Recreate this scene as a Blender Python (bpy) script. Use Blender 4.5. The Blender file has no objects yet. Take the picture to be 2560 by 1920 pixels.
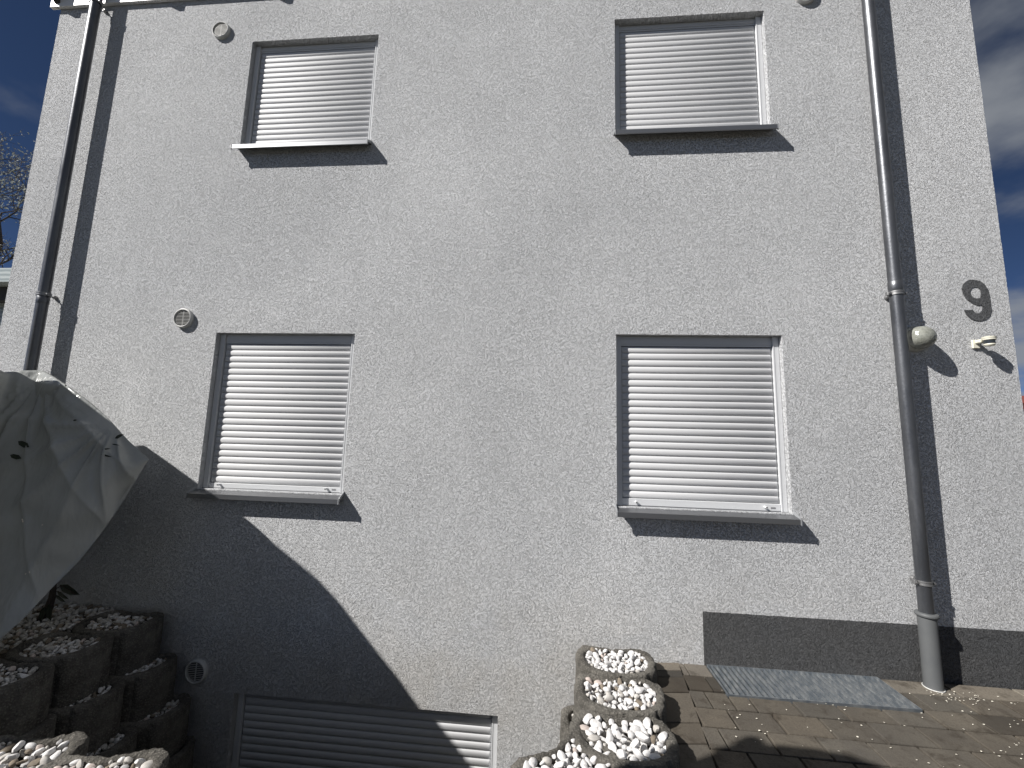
import bpy, bmesh, math, random
from mathutils import Vector, Matrix, noise
random.seed(7)
sc = bpy.context.scene
col = sc.collection
R = math.radians

# ------------------------------------------------------------------ camera
cam = bpy.data.cameras.new('camera')
camo = bpy.data.objects.new('camera', cam); col.objects.link(camo)
ax = Vector((0.996184, 0.082867, 0.027401)); bx_ = Vector((-0.016593, -0.12841, 0.991582)); cx = Vector((-0.085688, 0.988253, 0.126545))
m = Matrix.Identity(4)
for i in range(3):
    m[i][0] = ax[i]; m[i][1] = bx_[i]; m[i][2] = -cx[i]
m[0][3], m[1][3], m[2][3] = 0.0, -3.0813, 1.5
camo.matrix_world = m
cam.sensor_width = 36; cam.lens = 1017.3965 / 2560 * 36
cam.clip_start = 0.02; cam.clip_end = 3000
sc.camera = camo

# ------------------------------------------------------------------ light
SUN = Vector((1.8, 1.0, -1.73)).normalized()          # travel direction of sunlight
elev = math.asin(-SUN.z); az = math.atan2(-SUN.x, -SUN.y)   # azimuth of the sun, clockwise from +Y
world = bpy.data.worlds.new('World'); sc.world = world; world.use_nodes = True
nt = world.node_tree; nt.nodes.clear()
wo = nt.nodes.new('ShaderNodeOutputWorld'); bg = nt.nodes.new('ShaderNodeBackground')
sky = nt.nodes.new('ShaderNodeTexSky'); sky.sky_type = 'NISHITA'; sky.sun_disc = False
sky.sun_elevation = elev; sky.sun_rotation = az
sky.altitude = 600; sky.air_density = 0.3; sky.dust_density = 0.0; sky.ozone_density = 5.0
SKY = 0.05
bg.inputs[1].default_value = SKY
tc = nt.nodes.new('ShaderNodeTexCoord')
sep = nt.nodes.new('ShaderNodeSeparateXYZ'); nt.links.new(tc.outputs['Generated'], sep.inputs[0])
# clouds on a flat layer high above: direction / height
mx = nt.nodes.new('ShaderNodeMath'); mx.operation = 'ADD'; mx.inputs[1].default_value = 0.25; nt.links.new(sep.outputs[2], mx.inputs[0])
mx2 = nt.nodes.new('ShaderNodeMath'); mx2.operation = 'MAXIMUM'; mx2.inputs[1].default_value = 0.05; nt.links.new(mx.outputs[0], mx2.inputs[0])
dv = nt.nodes.new('ShaderNodeVectorMath'); dv.operation = 'SCALE'
inv = nt.nodes.new('ShaderNodeMath'); inv.operation = 'DIVIDE'; inv.inputs[0].default_value = 1; nt.links.new(mx2.outputs[0], inv.inputs[1])
nt.links.new(tc.outputs['Generated'], dv.inputs[0]); nt.links.new(inv.outputs[0], dv.inputs['Scale'])
nz = nt.nodes.new('ShaderNodeTexNoise'); nz.inputs['Scale'].default_value = 1.9; nz.inputs['Detail'].default_value = 7; nz.inputs['Roughness'].default_value = 0.5
mp = nt.nodes.new('ShaderNodeMapping'); mp.inputs['Location'].default_value = (3.3, 1.75, 0.4)
nt.links.new(dv.outputs[0], mp.inputs[0]); nt.links.new(mp.outputs[0], nz.inputs['Vector'])
ad = nt.nodes.new('ShaderNodeMath'); ad.operation = 'MULTIPLY_ADD'; ad.inputs[1].default_value = 0.16; nt.links.new(sep.outputs[0], ad.inputs[0]); nt.links.new(nz.outputs[0], ad.inputs[2])
ab = nt.nodes.new('ShaderNodeMath'); ab.operation = 'MULTIPLY_ADD'; ab.inputs[1].default_value = -0.045; nt.links.new(sep.outputs[1], ab.inputs[0]); nt.links.new(ad.outputs[0], ab.inputs[2])  # extra cloud behind the camera, added to make the shade less blue
rmp = nt.nodes.new('ShaderNodeMapRange'); rmp.interpolation_type = 'SMOOTHSTEP'
rmp.inputs['From Min'].default_value = 0.455; rmp.inputs['From Max'].default_value = 0.65
nt.links.new(ab.outputs[0], rmp.inputs['Value'])
mixc = nt.nodes.new('ShaderNodeMix'); mixc.data_type = 'RGBA'
cs = nt.nodes.new('ShaderNodeMath'); cs.operation = 'MULTIPLY'; cs.inputs[1].default_value = 0.85; nt.links.new(rmp.outputs[0], cs.inputs[0])
nt.links.new(cs.outputs[0], mixc.inputs['Factor']); nt.links.new(sky.outputs[0], mixc.inputs['A'])
mixc.inputs['B'].default_value = (3.9, 4.15, 4.5, 1)
nt.links.new(mixc.outputs['Result'], bg.inputs[0]); nt.links.new(bg.outputs[0], wo.inputs[0])
sun = bpy.data.lights.new('sun', 'SUN'); sun.energy = 5.0; sun.angle = R(0.5); sun.color = (1.0, 0.965, 0.925)
suno = bpy.data.objects.new('sun', sun); col.objects.link(suno)
suno.rotation_euler = SUN.to_track_quat('-Z', 'Y').to_euler()
sc.view_settings.view_transform = 'Standard'; sc.view_settings.look = 'None'
sc.view_settings.exposure = 0.44; sc.view_settings.gamma = 1
sc.cycles.max_bounces = 8; sc.cycles.transparent_max_bounces = 16

# ------------------------------------------------------------------ helpers
def tag(o, label=None, cat=None, group=None, kind=None):
    if label: o['label'] = label
    if cat: o['category'] = cat
    if group: o['group'] = group
    if kind: o['kind'] = kind
    return o
def empty(name, loc=(0, 0, 0), label=None, cat=None, group=None):
    o = bpy.data.objects.new(name, None); o.location = loc; col.objects.link(o); o.empty_display_size = .1
    return tag(o, label, cat, group)
def link(name, bm, mats, parent=None, smooth=None):
    """bm is in world coordinates; the parent's location is taken off"""
    me = bpy.data.meshes.new(name)
    bmesh.ops.recalc_face_normals(bm, faces=bm.faces[:]) if smooth != 'keep' else None
    bm.to_mesh(me); bm.free()
    for mm in (mats if isinstance(mats, (list, tuple)) else [mats]): me.materials.append(mm)
    o = bpy.data.objects.new(name, me); col.objects.link(o)
    if parent is not None:
        o.parent = parent
        off = Vector((0, 0, 0)); p = parent
        while p: off += Vector(p.location); p = p.parent
        me.transform(Matrix.Translation(-off))
    if smooth is True:
        for p in me.polygons: p.use_smooth = True
    elif isinstance(smooth, float):
        for p in me.polygons: p.use_smooth = True
        me.set_sharp_from_angle(angle=R(smooth))
    return o
def box(bm, a, b, mi=0, rot=None, bevel=0):
    v = [Vector((x, y, z)) for x in (a[0], b[0]) for y in (a[1], b[1]) for z in (a[2], b[2])]
    if rot: c = (Vector(a) + Vector(b)) / 2; v = [c + rot @ (p - c) for p in v]
    vs = [bm.verts.new(p) for p in v]
    fs = []
    for q in ((0, 1, 3, 2), (4, 6, 7, 5), (0, 4, 5, 1), (2, 3, 7, 6), (0, 2, 6, 4), (1, 5, 7, 3)):
        f = bm.faces.new([vs[i] for i in q]); f.material_index = mi; fs.append(f)
    bm.normal_update()
    if bevel:
        ed = list({e for f in fs for e in f.edges})
        r = bmesh.ops.bevel(bm, geom=ed, offset=bevel, segments=1, affect='EDGES', profile=.5)
        for f in r['faces']: f.material_index = mi
def frame_of(d):
    d = Vector(d).normalized(); u = d.orthogonal().normalized(); return u, d.cross(u)
def tube(bm, pts, rads, n=16, mi=0, cap=True):
    pts = [Vector(p) for p in pts]; rings = []
    if not isinstance(rads, (list, tuple)): rads = [rads] * len(pts)
    u = None
    for i, p in enumerate(pts):
        d = (pts[min(i + 1, len(pts) - 1)] - pts[max(i - 1, 0)])
        if d.length < 1e-9: d = Vector((0, 0, 1))
        d.normalize()
        if u is None: u, w = frame_of(d)
        else:
            u = (u - d * u.dot(d)).normalized(); w = d.cross(u)
        rings.append([bm.verts.new(p + (u * math.cos(2 * math.pi * k / n) + w * math.sin(2 * math.pi * k / n)) * rads[i]) for k in range(n)])
    for a, b in zip(rings, rings[1:]):
        for k in range(n):
            f = bm.faces.new((a[k], a[(k + 1) % n], b[(k + 1) % n], b[k])); f.material_index = mi
    if cap:
        for rg in (rings[0], rings[-1]):
            f = bm.faces.new(rg); f.material_index = mi
def lathe(bm, c, axis, prof, n=32, mi=0, sx=1.0):
    """prof: list of (dist along axis, radius)"""
    axis = Vector(axis).normalized(); u, w = frame_of(axis); rings = []
    for d, r in prof:
        if r < 1e-6: rings.append([bm.verts.new(Vector(c) + axis * d)])
        else: rings.append([bm.verts.new(Vector(c) + axis * d + (u * math.cos(2 * math.pi * k / n) + w * math.sin(2 * math.pi * k / n)) * r) for k in range(n)])
    for a, b in zip(rings, rings[1:]):
        for k in range(n):
            k2 = (k + 1) % n
            if len(a) == 1 and len(b) == 1: continue
            if len(a) == 1: f = bm.faces.new((a[0], b[k], b[k2]))
            elif len(b) == 1: f = bm.faces.new((a[k], a[k2], b[0]))
            else: f = bm.faces.new((a[k], a[k2], b[k2], b[k]))
            f.material_index = mi
def poly_prism(bm, pts, y0, y1, mi=0):
    a = [bm.verts.new((x, y0, z)) for x, z in pts]; b = [bm.verts.new((x, y1, z)) for x, z in pts]
    n = len(pts)
    for k in range(n): bm.faces.new((a[k], a[(k + 1) % n], b[(k + 1) % n], b[k])).material_index = mi
    bm.faces.new(a).material_index = mi; bm.faces.new(list(reversed(b))).material_index = mi

# ------------------------------------------------------------------ materials
class M:
    def __init__(s, name, color=(.5, .5, .5), rough=.6, metal=0., spec=.5):
        s.m = bpy.data.materials.new(name); s.m.use_nodes = True; s.nt = s.m.node_tree
        s.p = s.nt.nodes['Principled BSDF']; s.p.inputs['Base Color'].default_value = (*color, 1)
        s.p.inputs['Roughness'].default_value = rough; s.p.inputs['Metallic'].default_value = metal
        s.p.inputs['Specular IOR Level'].default_value = spec
        s.tc = s.nt.nodes.new('ShaderNodeTexCoord')
    def noise(s, scale, detail=3, rough=.5, dist=0., stretch=None, loc=(0, 0, 0)):
        n = s.nt.nodes.new('ShaderNodeTexNoise'); n.inputs['Scale'].default_value = scale; n.inputs['Detail'].default_value = detail
        n.inputs['Roughness'].default_value = rough; n.inputs['Distortion'].default_value = dist
        mp = s.nt.nodes.new('ShaderNodeMapping'); mp.inputs['Scale'].default_value = stretch or (1, 1, 1); mp.inputs['Location'].default_value = loc
        s.nt.links.new(s.tc.outputs['Object'], mp.inputs[0]); s.nt.links.new(mp.outputs[0], n.inputs['Vector'])
        return n.outputs[0]
    def vor(s, scale, feature='F1', out=0, stretch=None, rand=1):
        n = s.nt.nodes.new('ShaderNodeTexVoronoi'); n.inputs['Scale'].default_value = scale; n.feature = feature; n.inputs['Randomness'].default_value = rand
        mp = s.nt.nodes.new('ShaderNodeMapping'); mp.inputs['Scale'].default_value = stretch or (1, 1, 1)
        s.nt.links.new(s.tc.outputs['Object'], mp.inputs[0]); s.nt.links.new(mp.outputs[0], n.inputs['Vector'])
        return n.outputs[out]
    def ramp(s, fac, stops):
        r = s.nt.nodes.new('ShaderNodeValToRGB'); e = r.color_ramp.elements
        while len(e) < len(stops): e.new(.5)
        for k, (p, c) in enumerate(stops): e[k].position = p; e[k].color = (*c, 1) if len(c) == 3 else c
        s.nt.links.new(fac, r.inputs[0]); return r.outputs[0]
    def mix(s, fac, a, b, mode='MIX'):
        n = s.nt.nodes.new('ShaderNodeMix'); n.data_type = 'RGBA'; n.blend_type = mode
        for k, v in (('Factor', fac), ('A', a), ('B', b)):
            if hasattr(v, 'node'): s.nt.links.new(v, n.inputs[k])
            elif k == 'Factor': n.inputs[k].default_value = v
            else: n.inputs[k].default_value = (*v, 1)
        return n.outputs['Result']
    def math(s, op, a, b=0., c=None):
        n = s.nt.nodes.new('ShaderNodeMath'); n.operation = op
        for k, v in enumerate((a, b, c)):
            if v is None: continue
            if hasattr(v, 'node'): s.nt.links.new(v, n.inputs[k])
            else: n.inputs[k].default_value = v
        return n.outputs[0]
    def rng(s, v, a, b, c=0., d=1.):
        n = s.nt.nodes.new('ShaderNodeMapRange'); s.nt.links.new(v, n.inputs[0])
        for k, q in enumerate((a, b, c, d)): n.inputs[k + 1].default_value = q
        return n.outputs[0]
    def color(s, o): s.nt.links.new(o, s.p.inputs['Base Color']); return s
    def rough(s, o): s.nt.links.new(o, s.p.inputs['Roughness']); return s
    def bump(s, h, dist=.002, strength=1., normal=None):
        b = s.nt.nodes.new('ShaderNodeBump'); b.inputs['Distance'].default_value = dist; b.inputs['Strength'].default_value = strength
        s.nt.links.new(h, b.inputs['Height'])
        if normal is not None: s.nt.links.new(normal, b.inputs['Normal'])
        s.nt.links.new(b.outputs[0], s.p.inputs['Normal']); return b.outputs[0]
    def attr(s, name):
        n = s.nt.nodes.new('ShaderNodeAttribute'); n.attribute_name = name; return n.outputs['Color']

def render_plaster(name, c1, c2, dist):
    s = M(name, c1, .9, 0, .25)
    big = s.noise(.42, 5, .6, .5)
    mid = s.noise(5, 3, .5, 0., (1, 1, .6))
    c = s.mix(s.rng(big, .35, .65), c1, c2)
    c = s.mix(s.math('MULTIPLY', s.rng(mid, .45, .75), .13), c, tuple(v * .82 for v in c2))
    sp = s.nt.nodes.new('ShaderNodeSeparateXYZ'); s.nt.links.new(s.tc.outputs['Object'], sp.inputs[0])
    dn = s.noise(1.7, 5, .6, .3)
    low = s.math('MULTIPLY', s.rng(sp.outputs[2], .75, -.15), s.rng(dn, .35, .62))
    c = s.mix(s.math('MULTIPLY', low, .30), c, tuple(v * k for v, k in zip(c1, (.74, .66, .54))))
    streak = s.noise(9, 4, .6, 0., (1, 1, .05))
    c = s.mix(s.math('MULTIPLY', s.rng(streak, .54, .72), .10), c, tuple(v * .6 for v in c1))
    fine = s.noise(85, 2, .5, 1.3)
    c = s.mix(s.math('MULTIPLY', s.rng(fine, .34, .5, 1, 0), .07), c, tuple(v * .45 for v in c1))
    s.color(c)
    w1 = s.noise(76, 3, .55, 1.2)
    ridge = s.math('ABSOLUTE', s.math('SUBTRACT', w1, .5), 0)
    r2 = s.rng(ridge, 0, .12)
    grain = s.noise(150, 2, .6)
    h = s.math('ADD', s.math('MULTIPLY', w1, 1.7), s.math('ADD', s.math('MULTIPLY', r2, .26), s.math('MULTIPLY', grain, .35)))
    b1 = s.bump(h, dist, 1.0)
    und = s.noise(2.2, 2, .5)
    b = s.nt.nodes.new('ShaderNodeBump'); b.inputs['Distance'].default_value = .008; b.inputs['Strength'].default_value = 1
    s.nt.links.new(und, b.inputs['Height']); s.nt.links.new(b1, b.inputs['Normal']); s.nt.links.new(b.outputs[0], s.p.inputs['Normal'])
    return s.m
m_wall = render_plaster('white_plaster', (.755, .765, .775), (.62, .63, .642), .022)
m_plinth = render_plaster('grey_plinth_paint', (.125, .127, .13), (.095, .098, .102), .026)
m_digit = render_plaster('grey_number_paint', (.13, .133, .14), (.115, .12, .125), .022)
s = M('shutter_aluminium', (.70, .71, .72), .45)
n = s.noise(30, 4, .6, 0, (.12, 1, 12)); s.color(s.mix(s.rng(n, .3, .7), (.64, .645, .65), (.53, .535, .545))); s.rough(s.rng(n, .3, .7, .55, .68)); s.bump(n, .0006)
m_slat = s.m
m_rail = M('rail_white_coating', (.62, .63, .64), .4).m
s = M('sill_aluminium', (.25, .255, .265), .38, .85); n = s.noise(25, 4, .6, 0, (.1, 1, 8)); s.rough(s.rng(n, .3, .7, .34, .44)); s.bump(n, .0004); m_sill = s.m
m_cap = M('sill_end_cap', (.28, .29, .3), .5).m
m_rubber = M('dark_rubber', (.02, .02, .02), .6).m
m_badge = M('grey_badge', (.22, .22, .23), .4).m
s = M('weathered_zinc', (.22, .235, .25), .4, .75)
n = s.noise(7, 5, .65, .3, (1, 1, .25)); n2 = s.noise(60, 3, .6)
s.color(s.mix(s.rng(n, .35, .65), (.09, .095, .105), (.155, .16, .17))); s.rough(s.math('ADD', s.rng(n, .3, .7, .26, .44), s.math('MULTIPLY', n2, .1))); s.bump(n2, .0008); m_zinc = s.m
s = M('galvanised_clamp', (.3, .3, .3), .5, .8); m_galv = s.m
s = M('grey_stand_pipe', (.13, .14, .145), .55); n = s.noise(8, 4, .6); s.color(s.mix(n, (.085, .09, .095), (.125, .13, .13))); m_stand = s.m
s = M('vent_plastic', (.62, .62, .60), .5); n = s.noise(25, 3); s.color(s.mix(n, (.60, .60, .58), (.48, .48, .46))); m_vent = s.m
m_dark = M('dark_interior', (.012, .012, .012), .9).m
m_cream = M('cream_plastic', (.74, .72, .60), .45).m
m_lens = M('sensor_lens', (.03, .035, .04), .2).m
m_coated = M('white_coated_metal', (.80, .80, .79), .4).m
m_brkt = M('dark_bracket', (.05, .05, .05), .5, .3).m
s = M('frosted_glass_dome', (.30, .31, .27), .16, 0, .6); n = s.noise(30, 4, .6, .5); s.color(s.mix(s.rng(n, .35, .7), (.44, .45, .40), (.27, .28, .24))); s.p.inputs['Transmission Weight'].default_value = .35
wv = s.vor(110); s.bump(wv, .0015); m_dome = s.m
s = M('lamp_base_grey', (.42, .42, .38), .5); m_lbase = s.m
# concrete planter
s = M('aggregate_concrete', (.15, .14, .12), .95, 0, .2)
v1 = s.vor(85); v2 = s.noise(42, 5, .75); v3 = s.noise(4, 4, .6)
c = s.mix(s.rng(v1, .05, .5), (.225, .21, .185), (.085, .08, .071)); c = s.mix(s.math('MULTIPLY', s.rng(v2, .45, .65), .7), c, (.075, .07, .06))
c = s.mix(s.math('MULTIPLY', s.rng(v3, .42, .7), .6), c, (.27, .255, .225)); s.color(c)
s.bump(s.math('ADD', s.math('MULTIPLY', v1, -.3), s.math('MULTIPLY', v2, 1.2)), .016); m_conc = s.m
def stone(name, c1, c2, r=.75):
    s = M(name, c1, r, 0, .3); n = s.noise(45, 5, .65, .6); s.color(s.mix(s.rng(n, .4, .68), c1, c2)); s.bump(s.noise(120, 4, .6), .0012); return s.m
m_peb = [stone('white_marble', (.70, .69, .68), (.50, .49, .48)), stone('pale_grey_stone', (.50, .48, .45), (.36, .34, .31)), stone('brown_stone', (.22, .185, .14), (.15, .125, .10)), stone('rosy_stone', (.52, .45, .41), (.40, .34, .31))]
s = M('potting_soil', (.035, .028, .02), .95); n = s.noise(60, 4, .7); s.color(s.mix(n, (.05, .04, .03), (.015, .012, .009))); s.bump(n, .01); m_soil = s.m
# paving
s = M('paving_stone', (.13, .11, .09), .9, 0, .25)
tint = s.attr('tint'); n = s.noise(3.2, 5, .6, .3); n2 = s.noise(90, 3, .7); n3 = s.noise(9, 5, .7, .4)
c = s.mix(1.0, tint, s.mix(s.rng(n, .3, .7), (1.18, 1.14, 1.06), (.78, .76, .74)), 'MULTIPLY')
c = s.mix(s.math('MULTIPLY', s.rng(n2, .45, .62), .3), c, (.05, .04, .03))
c = s.mix(s.math('MULTIPLY', s.rng(n3, .52, .7), .75), c, (.033, .026, .019))
s.color(c); s.bump(s.math('ADD', n2, s.math('MULTIPLY', n3, .6)), .0035); m_pave = s.m
s = M('joint_sand', (.04, .033, .024), .95); n = s.noise(40, 5, .7); s.color(s.mix(n, (.022, .018, .013), (.006, .005, .004))); s.bump(n, .01); m_joint = s.m
s = M('garden_earth', (.10, .08, .055), .95); n = s.noise(2.5, 8, .7); s.color(s.mix(s.rng(n, .35, .65), (.06, .05, .035), (.03, .035, .02))); s.bump(n, .03); m_earth = s.m
s = M('galvanised_grate', (.42, .45, .48), .45, .7); n = s.noise(20, 4, .6); s.color(s.mix(s.rng(n, .4, .65), (.24, .27, .30), (.42, .44, .45))); m_grate = s.m
m_petal = M('pale_petal', (.72, .68, .58), .7).m
# plastic film
s = M('clear_plastic_film', (.42, .43, .40), .24, 0, .6)
ntm = s.nt; out = [q for q in ntm.nodes if q.type == 'OUTPUT_MATERIAL'][0]
n = s.noise(3, 4, .6, .8); s.color(s.mix(s.rng(n, .3, .7), (.46, .475, .465), (.37, .385, .375)))
tl = ntm.nodes.new('ShaderNodeBsdfTranslucent'); tl.inputs[0].default_value = (.42, .42, .38, 1)
tp = ntm.nodes.new('ShaderNodeBsdfTransparent'); tp.inputs[0].default_value = (.93, .93, .9, 1)
m1 = ntm.nodes.new('ShaderNodeMixShader'); m1.inputs[0].default_value = .25; ntm.links.new(s.p.outputs[0], m1.inputs[1]); ntm.links.new(tl.outputs[0], m1.inputs[2])
m2 = ntm.nodes.new('ShaderNodeMixShader'); m2.inputs[0].default_value = 0.0; ntm.links.new(m1.outputs[0], m2.inputs[1]); ntm.links.new(tp.outputs[0], m2.inputs[2])
ntm.links.new(m2.outputs[0], out.inputs[0])
s.bump(s.noise(9, 3, .5, .4, (1, 1, .35)), .02); m_film = s.m
s = M('bark', (.05, .04, .032), .9); n = s.noise(30, 4, .6); s.color(s.mix(n, (.07, .055, .045), (.03, .024, .02))); m_bark = s.m
m_leafd = M('dark_leaf', (.018, .026, .014), .5).m
m_bloss = M('pale_blossom', (.55, .56, .50), .7).m
s = M('red_roof_tile', (.22, .05, .035), .75); n = s.noise(5, 4); s.color(s.mix(n, (.27, .06, .04), (.15, .035, .025))); wv = s.nt.nodes.new('ShaderNodeTexWave'); wv.inputs['Scale'].default_value = 1.6; s.nt.links.new(s.tc.outputs['Object'], wv.inputs[0]); s.bump(wv.outputs[0 if len(wv.outputs) < 2 else 1], .05); m_tile = s.m
m_nwall = M('neighbour_plaster', (.5, .48, .44), .9).m
m_beam = M('dark_timber_beam', (.05, .045, .04), .7).m
s = M('corrugated_panel', (.5, .56, .55), .4); wv = s.nt.nodes.new('ShaderNodeTexWave'); wv.bands_direction = 'Z'; wv.inputs['Scale'].default_value = 3.2; wv.inputs['Distortion'].default_value = 1.2
s.nt.links.new(s.tc.outputs['Object'], wv.inputs[0]); s.color(s.mix(wv.outputs[1], (.55, .6, .59), (.3, .35, .35))); m_panel = s.m

# ------------------------------------------------------------------ setting: ground, pit, paving
PX0, PX1, PY0 = -3.28, 0.62, -1.62     # the sunken court in front of the basement window
bm = bmesh.new()
def sheet(bm, x0, x1, y0, y1, z, mi=0):
    bm.faces.new([bm.verts.new(p) for p in ((x0, y0, z), (x1, y0, z), (x1, y1, z), (x0, y1, z))]).material_index = mi
LW = (1.115, 2.175, -.325, -.002)      # light well opening
GZ = -.055
for q in ((-300, PX0, -300, 400), (PX0, PX1, -300, PY0), (PX0, 300, .5, 400), (PX1, LW[0], -300, 0.5), (LW[0], LW[1], -300, LW[2]), (LW[1], 300, -300, .5), (LW[0], LW[1], 0.0, .5)):
    sheet(bm, *q, GZ)
for (xa, ya, xb, yb) in ((PX0, PY0, PX0, .5), (PX1, .5, PX1, PY0), (PX1, PY0, PX0, PY0)):
    bm.faces.new([bm.verts.new(p) for p in ((xa, ya, GZ), (xb, yb, GZ), (xb, yb, -1.4), (xa, ya, -1.4))])
sheet(bm, PX0, PX1, PY0, .5, -1.4)
for (xa, ya, xb, yb) in ((LW[0], LW[2], LW[1], LW[2]), (LW[0], LW[2], LW[0], 0), (LW[1], LW[2], LW[1], 0)):
    bm.faces.new([bm.verts.new(p) for p in ((xa, ya, GZ), (xb, yb, GZ), (xb, yb, -1.0), (xa, ya, -1.0))])
sheet(bm, LW[0], LW[1], LW[2], 0, -1.0)
tag(link('ground', bm, m_earth), kind='structure')
bm = bmesh.new()
for q in ((.70, LW[0], -6.5, -.001), (LW[0], LW[1], -6.5, LW[2]), (LW[1], 9, -6.5, -.001), (-.6, .70, -6.5, -1.66), (-6.5, -.6, -6.5, -1.9)): sheet(bm, *q, -.036)
tag(link('joint_bedding', bm, m_joint), kind='structure')

def slab(bm, lay, pts, tint, top=0., h=.045, g=.0078):
    """a paving stone with eased edges; pts counter-clockwise outline"""
    c = sum((Vector(p) for p in pts), Vector((0, 0))) / len(pts)
    dz = random.uniform(-.0018, .0018)
    tx, ty = random.uniform(-.006, .006), random.uniform(-.006, .006)
    def ring(ins, z):
        o = []
        for p in pts:
            d = Vector(p) - c; q = c + d * (1 - ins / max(.05, d.length))
            o.append(bm.verts.new((q.x, q.y, z + dz + tx * (q.x - c.x) + ty * (q.y - c.y))))
        return o
    r0, r1, r2 = ring(g, -h + top), ring(g, top - .003), ring(g + .0025, top)
    n = len(pts)
    for a, b in ((r0, r1), (r1, r2)):
        for k in range(n):
            f = bm.faces.new((a[k], a[(k + 1) % n], b[(k + 1) % n], b[k]))
            for l in f.loops: l[lay] = (*tint, 1)
    f = bm.faces.new(r2)
    for l in f.loops: l[lay] = (*tint, 1)
bm = bmesh.new(); lay = bm.loops.layers.float_color.new('tint')
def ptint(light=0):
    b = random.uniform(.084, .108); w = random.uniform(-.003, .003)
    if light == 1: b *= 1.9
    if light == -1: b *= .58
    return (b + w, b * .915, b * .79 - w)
rd, rw = .161, .242
def rect(x0, x1, y0, y1): return [(x0, y0), (x1, y0), (x1, y1), (x0, y1)]
skew = lambda x, y: (x, y - .012 * (x - .9))
# rows to the right of the long joint
joint_x = lambda y: .935 + .125 * y
for r in range(0, 40):
    y1 = -.147 - (r - 1) * rd if r else -.004; y0 = -.147 - r * rd if r else -.147
    off = {0: .03, 1: .14, 2: .095, 3: .18, 4: .085}.get(r, (.18 if r % 2 else .085))
    x = joint_x(y0) + .003; nxt = x + off
    while x < 8.5:
        a, b = x, min(nxt, 8.5)
        if b - a > .03:
            parts = [(a, b, y0, y1)]
            res = []
            for (p, q, c, d) in parts:          # leave the light well free
                if q > LW[0] - .012 and p < LW[1] + .012 and d > LW[2] - .012:
                    if p < LW[0] - .04: res.append((p, LW[0] - .012, c, d))
                    if q > LW[1] + .04: res.append((LW[1] + .012, q, c, d))
                    if c < LW[2] - .03: res.append((max(p, LW[0] - .012), min(q, LW[1] + .012), c, LW[2] - .012))
                else: res.append((p, q, c, d))
            for (p, q, c, d) in res:
                L = [joint_x(c) + .003 if abs(p - (joint_x(y0) + .003)) < 1e-6 else p, q]
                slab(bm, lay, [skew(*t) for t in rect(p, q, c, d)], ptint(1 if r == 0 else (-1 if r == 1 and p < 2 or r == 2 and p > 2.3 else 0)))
        x = nxt; nxt += rw if r else .40
# rows to the left of the long joint
ys = [-.004, -.10, -.172, -.335, -.60, -.755, -.915, -1.075, -1.235, -1.395, -1.555]
ys += [ys[-1] - .16 * k for k in range(1, 30)]
for y1, y0 in zip(ys, ys[1:]):
    xr0, xr1 = joint_x(y0) - .003, joint_x(y1) - .003
    x1s = [xr0, xr0 - .24]
    yb = .10
    for k in range(1 if y0 > -1.6 else 6):
        o = .24 * k
        pts = [(xr0 - o - .245, y0 - .03), (xr0 - o, y0), (xr1 - o, y1), (xr1 - o - .245, y1 - .03)]
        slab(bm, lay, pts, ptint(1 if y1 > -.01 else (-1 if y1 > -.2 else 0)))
pave = link('paving', bm, m_pave, smooth='keep'); tag(pave, kind='structure')

# ------------------------------------------------------------------ house
WL, WR, WT, WB, WD = -4.773, 3.271, 6.2, -1.45, 9.0
house = empty('house', (-.75, 0, 0), 'white rough plastered house wall with closed roller shutters, dark grey plinth and zinc downpipes', 'house')
wins = [  # x0, x1, z0, z1, full curtain seen
    (-2.735, -1.543, 3.950, 5.012), (.519, 1.724, 3.958, 5.021),
    (-2.741, -1.547, 1.020, 2.283), (.518, 1.718, 1.016, 2.290)]
base_win = (-2.255, -.302, -1.22, -.432)
allw = wins + [base_win]
bm = bmesh.new()
xs = sorted({WL + .05, WR - .05} | {w[0] for w in allw} | {w[1] for w in allw}); zs = sorted({WB, WT} | {w[2] for w in allw} | {w[3] for w in allw})
def inside(xm, zm): return any(w[0] < xm < w[1] and w[2] < zm < w[3] for w in allw)
for a, b in zip(xs, xs[1:]):
    for c, d in zip(zs, zs[1:]):
        if not inside((a + b) / 2, (c + d) / 2):
            bm.faces.new([bm.verts.new(p) for p in ((a, 0, c), (b, 0, c), (b, 0, d), (a, 0, d))])
# ragged plaster arrises at both corners of the house
for side, X in ((-1, WL), (1, WR)):
    n = int((WT - WB) / .012); prev = None
    for k in range(n + 1):
        z = WB + (WT - WB) * k / n
        j = noise.noise(Vector((X, 3.1, z * 55))) * .0045 + noise.noise(Vector((X, 9.1, z * 9))) * .002
        cur = [bm.verts.new(p) for p in ((X - side * .05, 0, z), (X - side * .004 + j * .5, -.0008, z), (X + j, .006, z), (X, WD, z))]
        if prev:
            for i in range(3): bm.faces.new((prev[i], prev[i + 1], cur[i + 1], cur[i]))
        prev = cur
RV = .16
for (x0, x1, z0, z1) in allw:
    seg = 46
    for (p, q) in (((x0, z0), (x0, z1)), ((x0, z1), (x1, z1)), ((x1, z1), (x1, z0)), ((x1, z0), (x0, z0))):
        bm.faces.new([bm.verts.new(t) for t in ((p[0], 0, p[1]), (q[0], 0, q[1]), (q[0], RV, q[1]), (p[0], RV, p[1]))])
bm.faces.new([bm.verts.new(p) for p in ((WL, WD, WB), (WR, WD, WB), (WR, WD, WT), (WL, WD, WT))])
link('wall', bm, m_wall, house, smooth='keep')
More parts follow.
